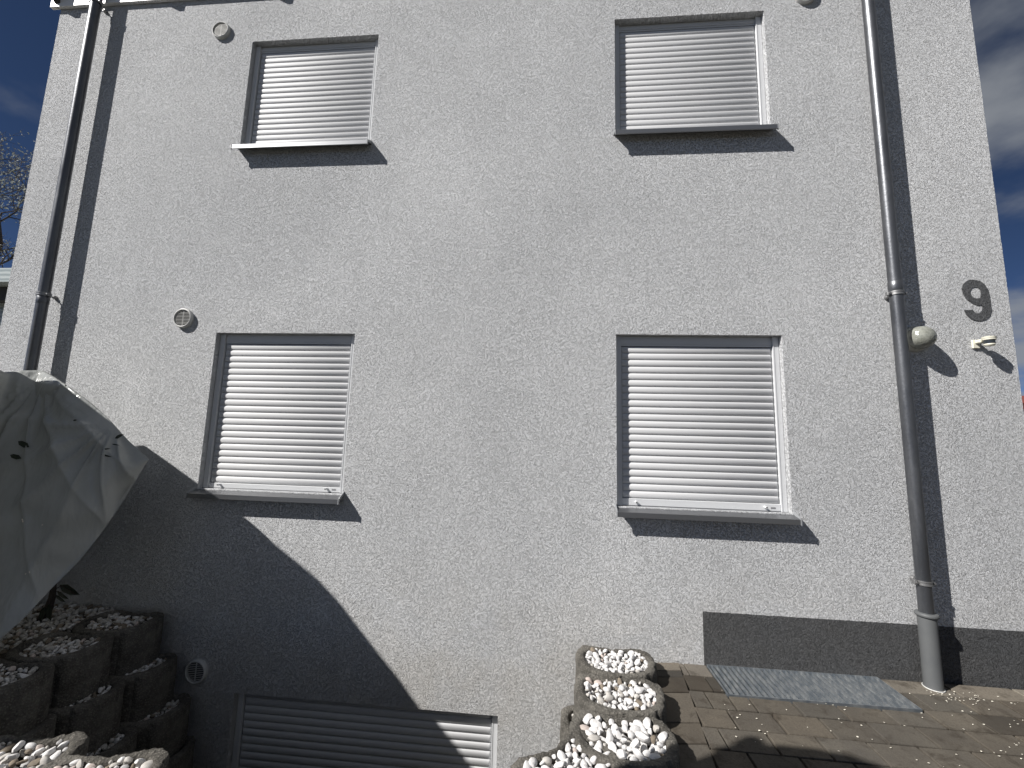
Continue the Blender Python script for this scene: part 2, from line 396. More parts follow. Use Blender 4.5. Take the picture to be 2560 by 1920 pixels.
# grey painted plinth band, a coat over the plaster
bm = bmesh.new(); segs = 160; top = []; bot = []
for k in range(segs + 1):
    x = 1.094 + (WR + .001 - 1.094) * k / segs
    top.append((x, .337 + noise.noise(Vector((x * 40, 0, 0))) * .003)); bot.append((x, -.06))
va = [bm.verts.new((x, -.004, z)) for x, z in top]; vb = [bm.verts.new((x, -.004, z)) for x, z in bot]
vc = [bm.verts.new((x, .0, z)) for x, z in top]
for k in range(segs):
    bm.faces.new((vb[k], vb[k + 1], va[k + 1], va[k])); bm.faces.new((va[k], va[k + 1], vc[k + 1], vc[k]))
bm.faces.new((vb[0], va[0], vc[0], bm.verts.new((1.094, 0, -.06))))
e = WR + .0035
bm.faces.new([bm.verts.new(p) for p in ((e, -.004, -.06), (e, WD, -.06), (e, WD, .337), (e, -.004, .337))])
link('plinth', bm, m_plinth, house, smooth='keep')
# painted house number
out9 = [(3.055, 2.708), (3.092, 2.698), (3.12, 2.672), (3.137, 2.636), (3.143, 2.597), (3.144, 2.534), (3.143, 2.479), (3.13, 2.44), (3.103, 2.413), (3.067, 2.401), (3.032, 2.403), (3.0, 2.418), (2.975, 2.448), (2.965, 2.483), (3.022, 2.484), (3.029, 2.467), (3.045, 2.457), (3.066, 2.462), (3.081, 2.479), (3.086, 2.503), (3.085, 2.520), (3.055, 2.515), (3.019, 2.534), (2.987, 2.565), (2.97, 2.605), (2.967, 2.641), (2.977, 2.673), (3.005, 2.699), (3.03, 2.708)]
in9 = [(3.052, 2.652), (3.03, 2.645), (3.019, 2.621), (3.021, 2.593), (3.04, 2.572), (3.06, 2.567), (3.082, 2.573), (3.088, 2.597), (3.088, 2.629), (3.076, 2.648)]
cu = bpy.data.curves.new('n9', 'CURVE'); cu.dimensions = '2D'; cu.fill_mode = 'BOTH'; cu.extrude = .0015
for L in (out9, in9):
    sp = cu.splines.new('POLY'); sp.points.add(len(L) - 1); sp.use_cyclic_u = True
    for k, (x, z) in enumerate(L): sp.points[k].co = (x, z, 0, 1)
tmp = bpy.data.objects.new('n9', cu); col.objects.link(tmp)
me = bpy.data.meshes.new_from_object(tmp.evaluated_get(bpy.context.evaluated_depsgraph_get()))
bpy.data.objects.remove(tmp)
bm = bmesh.new(); bm.from_mesh(me)
bmesh.ops.transform(bm, matrix=Matrix.Translation((0, -.0025, 0)) @ Matrix.Rotation(R(90), 4, 'X'), verts=bm.verts)
link('house_number', bm, m_digit, house, smooth='keep')

# shutters
PITCH = .0517
def shutter(x0, x1, z0, z1, sill=True, first=.075, nslat=22, pegs=True, label=None):
    w = empty('roller_shutter', ((x0 + x1) / 2, 0, z0)); w.parent = house; w.location = Vector(w.location) - house.location
    if label: w['label'] = label
    RW = .045
    for a, b in ((x0 + .0015, x0 + RW), (x1 - RW, x1 - .0015)):
        bm = bmesh.new()
        box(bm, (a, .046, z0), (b, .10, z1 - .002), bevel=.002)
        lip = (b - .008, b) if a < (x0 + x1) / 2 else (a, a + .008)
        box(bm, (lip[0], .0435, z0 + .001), (lip[1], .0455, z1 - .003))
        link('guide_rail', bm, m_rail, w)
    zt = z1 - first
    bm = bmesh.new()
    if first > .03:
        box(bm, (x0 + RW + .001, .062, zt + .005), (x1 - RW - .001, .14, z1 - .002))
        box(bm, (x0 + RW + .001, .058, zt + .02), (x1 - RW - .001, .0615, z1 - .02))
        link('shutter_box', bm, m_rail, w)
    # one curtain: all slats, each a shallow convex profile
    bm = bmesh.new(); ps = []; z = zt
    prof = [(0.0, .0), (-.0035, .0012), (-.0085, .005), (-.0122, .013), (-.0130, .022), (-.0122, .032), (-.0098, .0405), (-.0062, .0462), (-.001, .0490), (.004, .0495), (.004, .0508), (.0, .0512), (.0, .0517)]
    for k in range(nslat):
        for (dy, dz) in prof: ps.append((.068 + dy, z - dz))
        z -= PITCH
    xa, xb = x0 + RW + .004, x1 - RW - .004
    xc = [xa, xa + .006, xa + .012, xb - .012, xb - .006, xb]; rr = [0, .7, 1, 1, .7, 0]
    grid = [[bm.verts.new((x, .068 + (y - .068) * r, zz)) for x, r in zip(xc, rr)] for y, zz in ps]
    for A, B in zip(grid, grid[1:]):
        for k in range(5): bm.faces.new((A[k], A[k + 1], B[k + 1], B[k]))
    box(bm, (xa - .01, .0735, z), (xb + .01, .077, zt))
    link('slat_curtain', bm, m_slat, w, smooth=35.)
    bm = bmesh.new(); zb = max(z - .052, z0 + .004)
    if z - zb > .01:
        box(bm, (xa - .003, .052, zb), (xb + .003, .068, z - .001), bevel=.0025)
        link('end_bar', bm, m_rail, w)
        if pegs:
            for px in (x0 + .145, x1 - .155):
                bm = bmesh.new(); lathe(bm, (px, .052, zb + .027), (0, -1, 0), [(0, .0), (0, .0085), (.028, .0085), (.030, .0075), (.030, .005)], 14)
                pg = link('stop_peg', bm, m_rail, w, smooth=40.)
                bm = bmesh.new(); lathe(bm, (px, .0225, zb + .027), (0, -1, 0), [(0, 0.), (0, .005), (.001, .0048), (.001, 0)], 12)
                link('rubber_tip', bm, m_rubber, pg)
            bm = bmesh.new(); box(bm, (x1 - .115, .0505, zb + .016), (x1 - .082, .0515, zb + .027)); link('badge', bm, m_badge, w)
    if sill:
        sz = z0 + .002
        bm = bmesh.new(); e = .012; a, b = x0 - e, x1 + e; f = -.080; zf = sz - .028
        pr = [(.06, sz + .004), (-.076, zf + .002), (f, zf), (f, zf - .034), (f + .008, zf - .036), (f + .009, zf - .030), (f + .002, zf - .029), (f + .002, zf - .003), (.06, sz)]
        A = [bm.verts.new((a, y, z)) for y, z in pr]; B = [bm.verts.new((b, y, z)) for y, z in pr]
        for k in range(len(pr)): bm.faces.new((A[k], A[(k + 1) % len(pr)], B[(k + 1) % len(pr)], B[k]))
        for V in (A, B):
            for k in range(len(pr) // 2 - 1 + 0):
                pass
        sl = link('window_sill', bm, m_sill, w)
        for X0, X1 in ((a - .003, a + .004), (b - .004, b + .003)):
            bm = bmesh.new()
            pts = [(.0, sz + .020), (-.066, zf + .014), (-.072, zf + .004), (f - .003, zf + .003), (f - .003, zf - .037), (f + .012, zf - .037), (-.066, zf - .006), (.0, sz - .006)]
            va = [bm.verts.new((X0, y, z)) for y, z in pts]; vb = [bm.verts.new((X1, y, z)) for y, z in pts]
            for k in range(len(pts)): bm.faces.new((va[k], va[(k + 1) % len(pts)], vb[(k + 1) % len(pts)], vb[k]))
            bm.faces.new(va); bm.faces.new(vb)
            link('end_cap', bm, m_cap, sl)
    return w
for q in wins:
    up = q[2] > 3
    shutter(*q, nslat=(19 if up else 22), first=(.065 if up else .082))
shutter(*base_win, sill=False, first=.012, nslat=14, pegs=False)

# round air vents
def vent(x, z):
    v = empty('air_vent', (x, 0, z)); v.parent = house; v.location = Vector(v.location) - house.location
    bm = bmesh.new(); r = .083
    lathe(bm, (x, 0, z), (0, -1, 0), [(.0, r), (.020, r), (.026, r - .003), (.029, r - .009), (.027, r - .013), (.005, r - .013)], 48)
    link('rim', bm, m_vent, v, smooth=30.)
    bm = bmesh.new(); lathe(bm, (x, 0, z), (0, -1, 0), [(.006, 0), (.006, r - .0125)], 40); link('recess', bm, m_dark, v)
    bm = bmesh.new(); ri = r - .0128; n = 11
    for k in range(n):
        zz = z + (k - (n - 1) / 2) * ri * 2 / (n + .4); h = math.sqrt(max(0, ri * ri - (zz - z) ** 2))
        if h < .012: continue
        rot = Matrix.Rotation(R(12), 3, 'X')
        box(bm, (x - h, -.0215, zz - .0016), (x + h, -.019, zz + .0016))
    box(bm, (x - .0025, -.019, z - ri * .98), (x + .0025, -.013, z + ri * .98))
    link('grille', bm, m_vent, v)
for x, z in ((-3.046, 5.133), (-3.041, 2.401), (-2.562, -.299), (2.046, 5.135)): vent(x, z)

# downpipes
def clamp(parent, x, z, p, side):
    c = empty('pipe_clamp', (x, -p, z)); c.parent = parent
    o = Vector((0, 0, 0)); q = parent
    while q: o += Vector(q.location); q = q.parent
    c.location = Vector((x, -p, z)) - o
    bm = bmesh.new()
    for dz in (-.010, .010): lathe(bm, (x, -p, z + dz), (0, 0, 1), [(-.004, .0400), (-.004, .0445), (.004, .0445), (.004, .0400)], 32)
    lathe(bm, (x, -p, z), (0, 0, 1), [(-.012, .0402), (-.012, .0418), (.012, .0418), (.012, .0402)], 32)
    for sx in (-1, 1):
        box(bm, (x + sx * .0415 - .004, -p - .013, z - .014), (x + sx * .0415 + sx * .018 - .004, -p + .013, z + .014), bevel=.002)
        lathe(bm, (x + sx * .052, -p - .014, z), (0, 1, 0), [(-.008, 0), (-.008, .007), (.03, .007), (.03, 0)], 8)
    tube(bm, [(x, -p + .04, z), (x, .002, z)], .0055, 8)
    lathe(bm, (x, -.004, z), (0, 1, 0), [(-.02, 0), (-.018, .012), (-.006, .017), (.003, .017)], 16)
    me = link('clamp_ring', bm, m_galv, c, smooth=30.)
dr = empty('downpipe', (2.455, -.085, 0)); dr.parent = house; dr.location = Vector(dr.location) - house.location; dr['label'] = 'right downpipe with grey stand pipe on the paving'
bm = bmesh.new(); PR = .0385
tube(bm, [(2.455, -.085, z) for z in (.40, 1.5, 2.62, 6.1)], PR, 40)
lathe(bm, (2.455, -.085, 0), (0, 0, 1), [(2.585, PR), (2.588, PR + .0022), (2.66, PR + .0022), (2.663, PR)], 40)
pp = link('pipe', bm, m_zinc, dr, smooth=40.)
bm = bmesh.new()
lathe(bm, (2.455, -.085, 0), (0, 0, 1), [(-.03, .051), (-.002, .051), (-.002, .0475), (.425, .0475), (.427, .056), (.432, .0595), (.440, .0595), (.446, .0565), (.449, .047), (.449, .038)], 40)
link('stand_pipe', bm, m_stand, dr, smooth=40.)
bm = bmesh.new(); lathe(bm, (2.455, -.085, 0), (0, 0, 1), [(-.001, .050), (.005, .055), (.006, .049)], 32); link('seal_ring', bm, m_vent, dr, smooth=True)
clamp(dr, 2.455, 2.575, .085, 1); clamp(dr, 2.455, .632, .085, -1)
dl = empty('downpipe', (-4.28, -.085, 0)); dl.parent = house; dl.location = Vector(dl.location) - house.location; dl['label'] = 'left downpipe running down behind the plastic sheet'
bm = bmesh.new(); tube(bm, [(-4.28, -.085, z) for z in (-.03, 1.5, 2.62, 6.0)], PR, 40)
lathe(bm, (-4.28, -.085, 0), (0, 0, 1), [(2.50, PR), (2.503, PR + .0015), (2.565, PR + .0015), (2.567, PR)], 40)
tube(bm, [(-4.28, -.085, 5.99), (-4.28, -.11, 6.10), (-4.28, -.2, 6.2), (-4.28, -.25, 6.25)], PR, 32)
link('pipe', bm, m_zinc, dl, smooth=40.)
clamp(dl, -4.28, 2.585, .085, 1); clamp(dl, -4.28, 5.43, .085, 1)

# eaves: white drip board with dark brackets that carry the gutter
bm = bmesh.new(); box(bm, (WL - .075, -.032, 5.487), (-1.0, -.002, 5.60), bevel=.003)
link('eaves_board', bm, m_coated, house)
bm = bmesh.new()
prg = [(-.19, 5.86), (-.20, 5.80), (-.17, 5.74), (-.10, 5.71), (-.04, 5.74), (-.02, 5.80), (-.02, 5.88)]
prev = None
for X in (WL - .10, WR + .1):
    cur = [bm.verts.new((X, y - .05, z + .5)) for y, z in prg]
    if prev:
        for k in range(len(prg) - 1): bm.faces.new((prev[k], prev[k + 1], cur[k + 1], cur[k]))
    prev = cur
link('gutter', bm, m_zinc, house, smooth=40.)
for X in (-4.77, -3.686, -2.61, -1.6, -.6, .4, 1.4, 2.4):
    bm = bmesh.new(); 
    w = .024
    pts = [(-.033, 5.52), (-.112, 5.575), (-.115, 5.63), (-.14, 6.4), (-.033, 6.4)]
    va = [bm.verts.new((X - w, y, z)) for y, z in pts]; vb = [bm.verts.new((X + w, y, z)) for y, z in pts]
    for k in range(len(pts)): bm.faces.new((va[k], va[(k + 1) % 5], vb[(k + 1) % 5], vb[k]))
    bm.faces.new(va); bm.faces.new(vb)
    link('gutter_bracket', bm, m_brkt, house)
bm = bmesh.new(); box(bm, (WL - .1, .02, 6.2), (WR + .1, WD + .1, 6.35)); link('roof', bm, m_brkt, house)

# ------------------------------------------------------------------ wall lamp, sensor
lamp = empty('wall_lamp', (2.607, 0, 2.262), 'round bulkhead lamp with cloudy glass dome on the wall beside the right downpipe', 'lamp')
bm = bmesh.new(); L0 = (2.607, 0, 2.262)
lathe(bm, L0, (0, -1, 0), [(0, .088), (.022, .088), (.030, .085), (.036, .079), (.042, .076)], 48); box(bm, (2.582, -.03, 2.343), (2.622, -.004, 2.356), bevel=.003)
link('base', bm, m_lbase, lamp, smooth=35.)
bm = bmesh.new(); lathe(bm, L0, (0, -1, 0), [(.036, .077), (.050, .080), (.072, .080), (.093, .0755), (.112, .065), (.126, .050), (.136, .030), (.140, .012), (.141, 0)], 48)
link('glass_dome', bm, m_dome, lamp, smooth=True)
bm = bmesh.new(); lathe(bm, (L0[0], 0, L0[2]), (0, -1, 0), [(.03, 0), (.04, .03), (.08, .034), (.10, .02), (.11, 0)], 24); link('bulb', bm, m_coated, lamp, smooth=True)
sen = empty('motion_sensor', (3.01, 0, 2.231), 'small cream motion sensor on a short arm below the painted number', 'sensor')
bm = bmesh.new(); box(bm, (2.985, -.014, 2.200), (3.033, 0, 2.262), bevel=.004); box(bm, (2.997, -.05, 2.232), (3.028, -.012, 2.258), bevel=.005); link('base', bm, m_cream, sen)
bm = bmesh.new(); lathe(bm, (3.026, -.080, 2.252), (0, 0, -1), [(0, 0), (-.002, .034), (-.014, .036), (-.016, .030), (-.016, 0)][::-1], 28)
lathe(bm, (3.026, -.080, 2.252), (0, 0, -1), [(.0, .034), (.006, .0345), (.010, .031)], 28); lathe(bm, (3.026, -.080, 2.252), (0, 0, -1), [(.034, .027), (.040, .029), (.048, .024), (.050, 0)], 28)
link('head', bm, m_cream, sen, smooth=35.)
bm = bmesh.new(); lathe(bm, (3.026, -.080, 2.252), (0, 0, -1), [(.008, .028), (.012, .0285), (.034, .0275)], 28); link('lens', bm, m_lens, sen, smooth=True)

# ------------------------------------------------------------------ grate
gr = empty('light_well_grate', (1.64, -.165, 0), 'galvanised metal grate over the light well, set in the paving against the dark plinth', 'grate')
bm = bmesh.new(); gx0, gx1, gy0, gy1 = 1.108, 2.182, -.332, -.007
for a, b in (((gx0, gy0, -.02), (gx1, gy0 + .005, .004)), ((gx0, gy1 - .005, -.02), (gx1, gy1, .004)), ((gx0, gy0 + .005, -.02), (gx0 + .005, gy1 - .005, .004)), ((gx1 - .005, gy0 + .005, -.02), (gx1, gy1 - .005, .004))): box(bm, a, b)
link('frame', bm, m_grate, gr)
bm = bmesh.new(); n = 32
for k in range(1, n):
    x = gx0 + (gx1 - gx0) * k / n; box(bm, (x - .0024, gy0 + .005, -.021), (x + .0024, gy1 - .005, .0025))
for k in range(1, 18):
    y = gy0 + (gy1 - gy0) * k / 18; box(bm, (gx0 + .005, y - .0016, -.022), (gx1 - .005, y + .0016, -.013))
link('bars', bm, m_grate, gr)

# ------------------------------------------------------------------ planter rings
OUT = [(-.25, 0), (-.238, .10), (-.175, .158), (-.085, .138), (0, .125), (.085, .138), (.175, .158), (.238, .10), (.25, 0), (.218, -.11), (.13, -.18), (0, -.205), (-.13, -.18), (-.218, -.11)]
def spline(P, n):
    o = []; N = len(P)
    for i in range(N):
        p0, p1, p2, p3 = [Vector(P[(i + j) % N]) for j in (-1, 0, 1, 2)]
        for k in range(n):
            t = k / n
            o.append(.5 * ((2 * p1) + (-p0 + p2) * t + (2 * p0 - 5 * p1 + 4 * p2 - p3) * t * t + (-p0 + 3 * p1 - 3 * p2 + p3) * t ** 3))
    return o
OUTS = spline(OUT, 8)
def ring_mesh(seed, H=.29):
    bm = bmesh.new(); N = len(OUTS); levels = []
    IN = [Vector((p.x * .775, p.y * .72 - .002)) for p in OUTS]
    def lvl(P, z, groove=0, j=.002):
        r = []
        for k, p in enumerate(P):
            d = p.normalized(); g = 0
            if groove:
                a = math.degrees(math.atan2(p.y, p.x))
                for ga in (-165, -140, -112, -90, -66, -40, -15, 15, 165):
                    da = abs((a - ga + 180) % 360 - 180)
                    if da < 4.5: g = .011 * (1 - da / 4.5)
            q = p - d * g
            nn = noise.noise(Vector((q.x * 38 + seed, q.y * 38, z * 38))) * j * 1.6 + noise.noise(Vector((q.x * 9 + seed, q.y * 9, z * 9))) * j
            q = q + d * nn
            r.append(bm.verts.new((q.x, q.y, z + nn * .8)))
        return r
    nz = 9
    for k in range(nz): levels.append(lvl(OUTS, -H + (H - .016) * k / (nz - 1), 1, .0035))
    mid = lambda t, P=OUTS: [OUTS[i].lerp(IN[i], t) for i in range(N)]
    levels.append(lvl(mid(.10), -.005, 1, .0045))
    for t, z in ((.25, 0), (.42, .001), (.60, .001), (.78, -.001)): levels.append(lvl(mid(t), z, 0, .0045))
    levels.append(lvl(mid(.95), -.008, 0, .004))
    for z in (-.025, -.06, -.12): levels.append(lvl(IN, z, 0, .003))
    for A, B in zip(levels, levels[1:]):
        for k in range(N): bm.faces.new((A[k], A[(k + 1) % N], B[(k + 1) % N], B[k]))
    me = bpy.data.meshes.new('planter_ring'); bmesh.ops.recalc_face_normals(bm, faces=bm.faces[:]); bm.to_mesh(me); bm.free()
    me.materials.append(m_conc)
    for p in me.polygons: p.use_smooth = True
    me.set_sharp_from_angle(angle=R(45))
    return me
ring_me = [ring_mesh(s * 3.7) for s in range(5)]
bm = bmesh.new(); c = bm.verts.new((0, 0, -.085)); rr = [bm.verts.new((p.x * .8, p.y * .75, -.088)) for p in OUTS]
for k in range(len(rr)): bm.faces.new((c, rr[k], rr[(k + 1) % len(rr)]))
soil_me = bpy.data.meshes.new('soil'); bm.to_mesh(soil_me); bm.free(); soil_me.materials.append(m_soil)

# pebble shapes: lumpy rounded chips
def pebble_shape(seed):
    rnd = random.Random(seed); bm = bmesh.new(); bmesh.ops.create_icosphere(bm, subdivisions=2, radius=1)
    cuts = [Vector((rnd.gauss(0, 1), rnd.gauss(0, 1), rnd.gauss(0, 1))).normalized() for _ in range(9)]; cd = [rnd.uniform(.58, .9) for _ in cuts]
    for v in bm.verts:
        p = v.co.copy()
        for n_, d in zip(cuts, cd):
            q = p.dot(n_)
            if q > d: p -= n_ * (q - d) * .85
        p *= 1 + .10 * noise.noise(p * 1.7 + Vector((seed, 0, 0)))
        v.co = p
    vs = [v.co.copy() for v in bm.verts]; fs = [[v.index for v in f.verts] for f in bm.faces]; bm.free(); return vs, fs
PEB = [pebble_shape(s) for s in range(10)]
def pebbles(pts, rmin, rmax, weights, seed, big=.3):
    """pts: list of (x, y, z) seats; returns vertices, faces, material ids"""
    rnd = random.Random(seed); V = []; F = []; MI = []
    for (x, y, z, r) in pts:
        vs, fs = PEB[rnd.randrange(10)]
        rot = Matrix.Rotation(rnd.uniform(0, 6.3), 3, 'Z') @ Matrix.Rotation(rnd.gauss(0, .45), 3, 'X') @ Matrix.Rotation(rnd.gauss(0, .45), 3, 'Y')
        sx, sy, sz = r * rnd.uniform(1.0, 1.45), r * rnd.uniform(.75, 1.0), r * rnd.uniform(.55, .85)
        o = len(V); V += [rot @ Vector((p.x * sx, p.y * sy, p.z * sz)) + Vector((x, y, z)) for p in vs]
        F += [[i + o for i in f] for f in fs]; mi = rnd.choices(range(4), weights)[0]; MI += [mi] * len(fs)
    return V, F, MI
def heap(name, pts, weights, seed, label, cat='gravel'):
    V, F, MI = pebbles(pts, 0, 0, weights, seed)
    me = bpy.data.meshes.new(name); me.from_pydata(V, [], F)
    for mm in m_peb: me.materials.append(mm)
    me.polygons.foreach_set('material_index', MI)
    for p in me.polygons: p.use_smooth = True
    me.set_sharp_from_angle(angle=R(32))
    o = bpy.data.objects.new(name, me); col.objects.link(o); tag(o, label, cat, kind='stuff'); return o
def seats(inside, bb, z, rmin, rmax, seed, layers=2, dens=1.0, zf=None):
    rnd = random.Random(seed); out = []
    for L in range(layers):
        placed = []
        for t in range(int(2600 * dens)):
            r = rnd.uniform(rmin, rmax) if rnd.random() > .25 else rmin * rnd.uniform(.7, 1)
            x, y = rnd.uniform(bb[0], bb[1]), rnd.uniform(bb[2], bb[3])
            if not inside(x, y, r): continue
            if all((x - a) ** 2 + (y - b) ** 2 > ((r + q) * (.80)) ** 2 for a, b, q in placed): placed.append((x, y, r))
        for (x, y, r) in placed: out.append((x, y, z - (layers - 1 - L) * rmax * 1.05 + rnd.uniform(-.3, .3) * r + (zf(x, y) if zf else 0), r))
    return out
def in_ring(cx_, cy_, ang):
    ca, sa = math.cos(-ang), math.sin(-ang)
    def f(x, y, r):
        dx, dy = x - cx_, y - cy_; u, v = dx * ca - dy * sa, dx * sa + dy * ca
        poly = [(p.x * .775, p.y * .72) for p in OUTS[::4]]; c = False; j = len(poly) - 1
        for i in range(len(poly)):
            if (poly[i][1] > v) != (poly[j][1] > v) and u < (poly[j][0] - poly[i][0]) * (v - poly[i][1]) / (poly[j][1] - poly[i][1]) + poly[i][0]: c = not c
            j = i
        if not c: return False
        return all((u - p[0]) ** 2 + (v - p[1]) ** 2 > (r * .55) ** 2 for p in poly)
    return f
WH, MIX_SHADED = (90, 6, 3, 1), (30, 50, 14, 6)  # second mix: mixed stones, weighted greyer to deepen the shade on the terraces
planters = [
  # x, y, ztop, rot, gravel(rmin,rmax,weights) or None, label, gravel label
  (.47, -.215, .10, 0, (.013, .024, WH), 'rough concrete planter ring touching the white wall at the top of the right row', 'small white pebbles filling the planter against the wall'),
  (.432, -.555, .10, -2, (.014, .027, (74, 16, 6, 4)), 'concrete planter ring second from the wall in the right row, with mixed pebbles', 'white and pinkish pebbles in the second planter from the wall'),
  (.392, -.895, .10, -3, (.018, .031, WH), 'large looking concrete planter ring with big white stones beside the paving', 'big white stones filling the third planter from the wall'),
  (.12, -1.115, .094, 38, (.016, .027, WH), 'concrete planter ring at the bottom edge of the photo, lowest in the right row', 'white stones in the planter cut by the bottom edge'),
  (.365, -.36, -.19, 0, (.012, .02, MIX_SHADED), 'lower concrete planter ring peeping out at the left under the right row', 'few dull pebbles in the lower planter under the right row'),
  (.40, -.70, -.19, 0, None, 'hidden lower concrete planter ring beneath the big white stones', None),
  (.36, -.20, -.48, 0, None, 'deep concrete planter ring at the foot of the right row by the wall', None),
  (.38, -.54, -.48, 0, None, 'deep concrete planter ring second from wall at the foot of the right row', None),
  (-3.02, -.22, .12, 0, (.012, .022, MIX_SHADED), 'shaded concrete planter ring against the wall, topmost of the left terraces', 'grey looking pebbles in the shaded planter touching the wall at left'),
  (-3.04, -.56, .12, 0, (.012, .022, MIX_SHADED), 'shaded concrete planter ring in the middle of the upper left terrace', 'shaded pebbles in the middle planter of the upper left terrace'),
  (-3.02, -.90, .12, 0, (.012, .022, MIX_SHADED), 'shaded concrete planter ring at the left edge of the photo', 'shaded pebbles in the planter at the left edge'),
  (-2.87, -.22, -.15, 0, (.011, .018, MIX_SHADED), 'second level concrete planter ring against the wall below the topmost left one', 'few pebbles greyed for shade in the second level planter by the wall'),
  (-2.91, -.56, -.15, 0, (.011, .018, MIX_SHADED), 'second level concrete planter ring in the middle of the left terraces', 'few pebbles greyed for shade in the middle second level planter'),
  (-2.96, -.90, -.15, 0, (.011, .02, MIX_SHADED), 'second level concrete planter ring nearest the left edge', 'pebbles in the second level planter nearest the left edge'),
  (-2.73, -.22, -.42, 0, (.011, .018, MIX_SHADED), 'third level concrete planter ring against the wall in deep shade', 'one or two pale pebbles in the third level planter by the wall'),
  (-2.78, -.56, -.42, 0, (.011, .018, MIX_SHADED), 'third level concrete planter ring in the dark middle of the left terraces', 'pebbles greyed for shade in the third level planter'),
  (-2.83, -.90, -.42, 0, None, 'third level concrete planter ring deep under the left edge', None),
  (-2.66, -.22, -.69, 0, None, 'lowest concrete planter ring against the wall beside the basement shutter', None),
  (-2.70, -.56, -.69, 0, None, 'lowest concrete planter ring in the dark away from the wall', None),
  (-2.24, -1.37, .10, 8, (.016, .028, (48, 34, 10, 8)), 'half lit concrete planter ring in the bottom left corner', 'half lit cream and grey stones in the bottom left corner'),
  (-1.80, -1.42, .10, 14, (.016, .028, (60, 24, 8, 8)), 'sunlit concrete planter ring at the bottom edge, right of the corner one', 'sunlit white and brown stones at the bottom edge'),
  (-1.33, -1.50, .10, 6, (.016, .028, WH), 'concrete planter ring whose rim only just shows above the bottom edge', 'white stones in the planter just below the bottom edge'),
]
for i, (x, y, z, a, g, lab, glab) in enumerate(planters):
    o = bpy.data.objects.new('planter_ring', ring_me[i % 5]); col.objects.link(o)
    o.location = (x, y, z); o.rotation_euler = (0, 0, R(a)); tag(o, lab, 'planter', 'concrete planter rings of the terraces')
    s_ = bpy.data.objects.new('soil', soil_me); col.objects.link(s_); s_.parent = o
    if g:
        f = in_ring(x, y, R(a)); depth = .017 if i < 4 or i > 18 else .03
        st = seats(f, (x - .27, x + .27, y - .27, y + .27), z - depth, g[0], g[1], i + 11, 3 if i < 4 else 2, 1.0, lambda X, Y, x=x, y=y: .012 - .16 * ((X - x) ** 2 + (Y - y) ** 2))
        heap('gravel', st, g[2], i, glab)
# gravel bed behind the upper terrace, under the covered shrub
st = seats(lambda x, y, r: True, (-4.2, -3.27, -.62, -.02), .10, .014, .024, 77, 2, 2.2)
heap('gravel', st, MIX_SHADED, 78, 'shaded gravel bed at the foot of the wall under the covered shrub')
bm = bmesh.new(); box(bm, (-6.5, -2.2, -1.3), (-3.262, -.0015, .075)); box(bm, (-6.5, .0, -.04), (-4.80, 9, .07))
tag(link('terrace_earth', bm, m_soil), kind='structure')

# ------------------------------------------------------------------ shrub under plastic cover
RID = [(-3.45, -2.0, .9), (-3.50, -1.86, 1.62), (-3.58, -1.70, 2.26), (-3.60, -1.45, 2.38), (-3.52, -1.18, 2.28), (-3.9313, -0.5, 1.8703), (-3.9113, -0.38, 1.8873), (-3.8197, -0.32, 1.8922), (-3.3685, -.5, 1.7637), (-3.1782, -.5, 1.6543), (-3.0221, -.5, 1.5465), (-2.8475, -.5, 1.4005), (-2.674, -.5, 1.2767)]
HEM = [(-3.4, -2.0, .3), (-3.3, -1.86, .28), (-3.25, -1.7, .25), (-3.25, -1.42, .1), (-3.25, -1.15, .0), (-3.2356, -.9, -.0156), (-3.0727, -.85, .2703), (-3.0112, -.8, .3709), (-2.9632, -.72, .5114), (-2.8778, -.66, .6605), (-2.8251, -.6, .8176), (-2.7585, -.55, 1.0123), (-2.674, -.5, 1.2767)]
BCK = [(-3.9, -2.2, .1), (-4.9, -2.15, .1), (-5.3, -1.8, .1), (-5.4, -1.4, .1), (-5.4, -1.0, .1), (-5.4, -.6, .1), (-5.3, -.3, .1), (-5.1, -.12, .1), (-4.7, -.12, .1), (-4.15, -.15, .2), (-3.45, -.22, .75), (-2.98, -.34, 1.10), (-2.674, -.5, 1.2767)]
CTL = [(-3.9, -2.15, 1.3), (-4.6, -2.1, 1.8), (-5.0, -1.8, 2.0), (-5.1, -1.4, 2.1), (-5.1, -1.0, 2.0), (-5.0, -.7, 1.85), (-4.9, -.45, 1.84), (-4.8, -.3, 1.82), (-4.4, -.25, 1.68), (-3.9, -.25, 1.5), (-3.4, -.3, 1.32), (-2.95, -.42, 1.28), (-2.674, -.5, 1.2767)]
def crv(P, t):
    n = len(P) - 1; x = t * n; i = min(int(x), n - 1); f = x - i
    p = [Vector(P[max(0, min(n, i + j))]) for j in (-1, 0, 1, 2)]
    lin = p[1].lerp(p[2], f)
    cr = .5 * ((2 * p[1]) + (-p[0] + p[2]) * f + (2 * p[0] - 5 * p[1] + 4 * p[2] - p[3]) * f * f + (-p[0] + 3 * p[1] - 3 * p[2] + p[3]) * f ** 3)
    return lin.lerp(cr, .6)
knot = Vector((-3.8197, -0.32, 1.8922)); knot2 = Vector((-2.95, -.52, 1.50))
def folds(p, w):
    h = 0
    for K, fr, ph, amp in ((knot, 21, 0, .075), (knot2, 15, 1.3, .055)):
        d = p - K; th = math.atan2(d.z, d.x + .6 * d.y); r = d.length
        h += amp * min(1, r / .25) / (1 + .8 * r) * (abs(math.sin(fr * th / 2 + ph + 1.6 * noise.noise(p * 1.5))) ** .6 * -1 + .6)
    h += .035 * noise.noise(p * 2.2) + .014 * noise.noise(p * 7)
    return h * w
bm = bmesh.new(); NU, NV = 190, 64
fdir = Vector((.55, -.80, .12)).normalized()
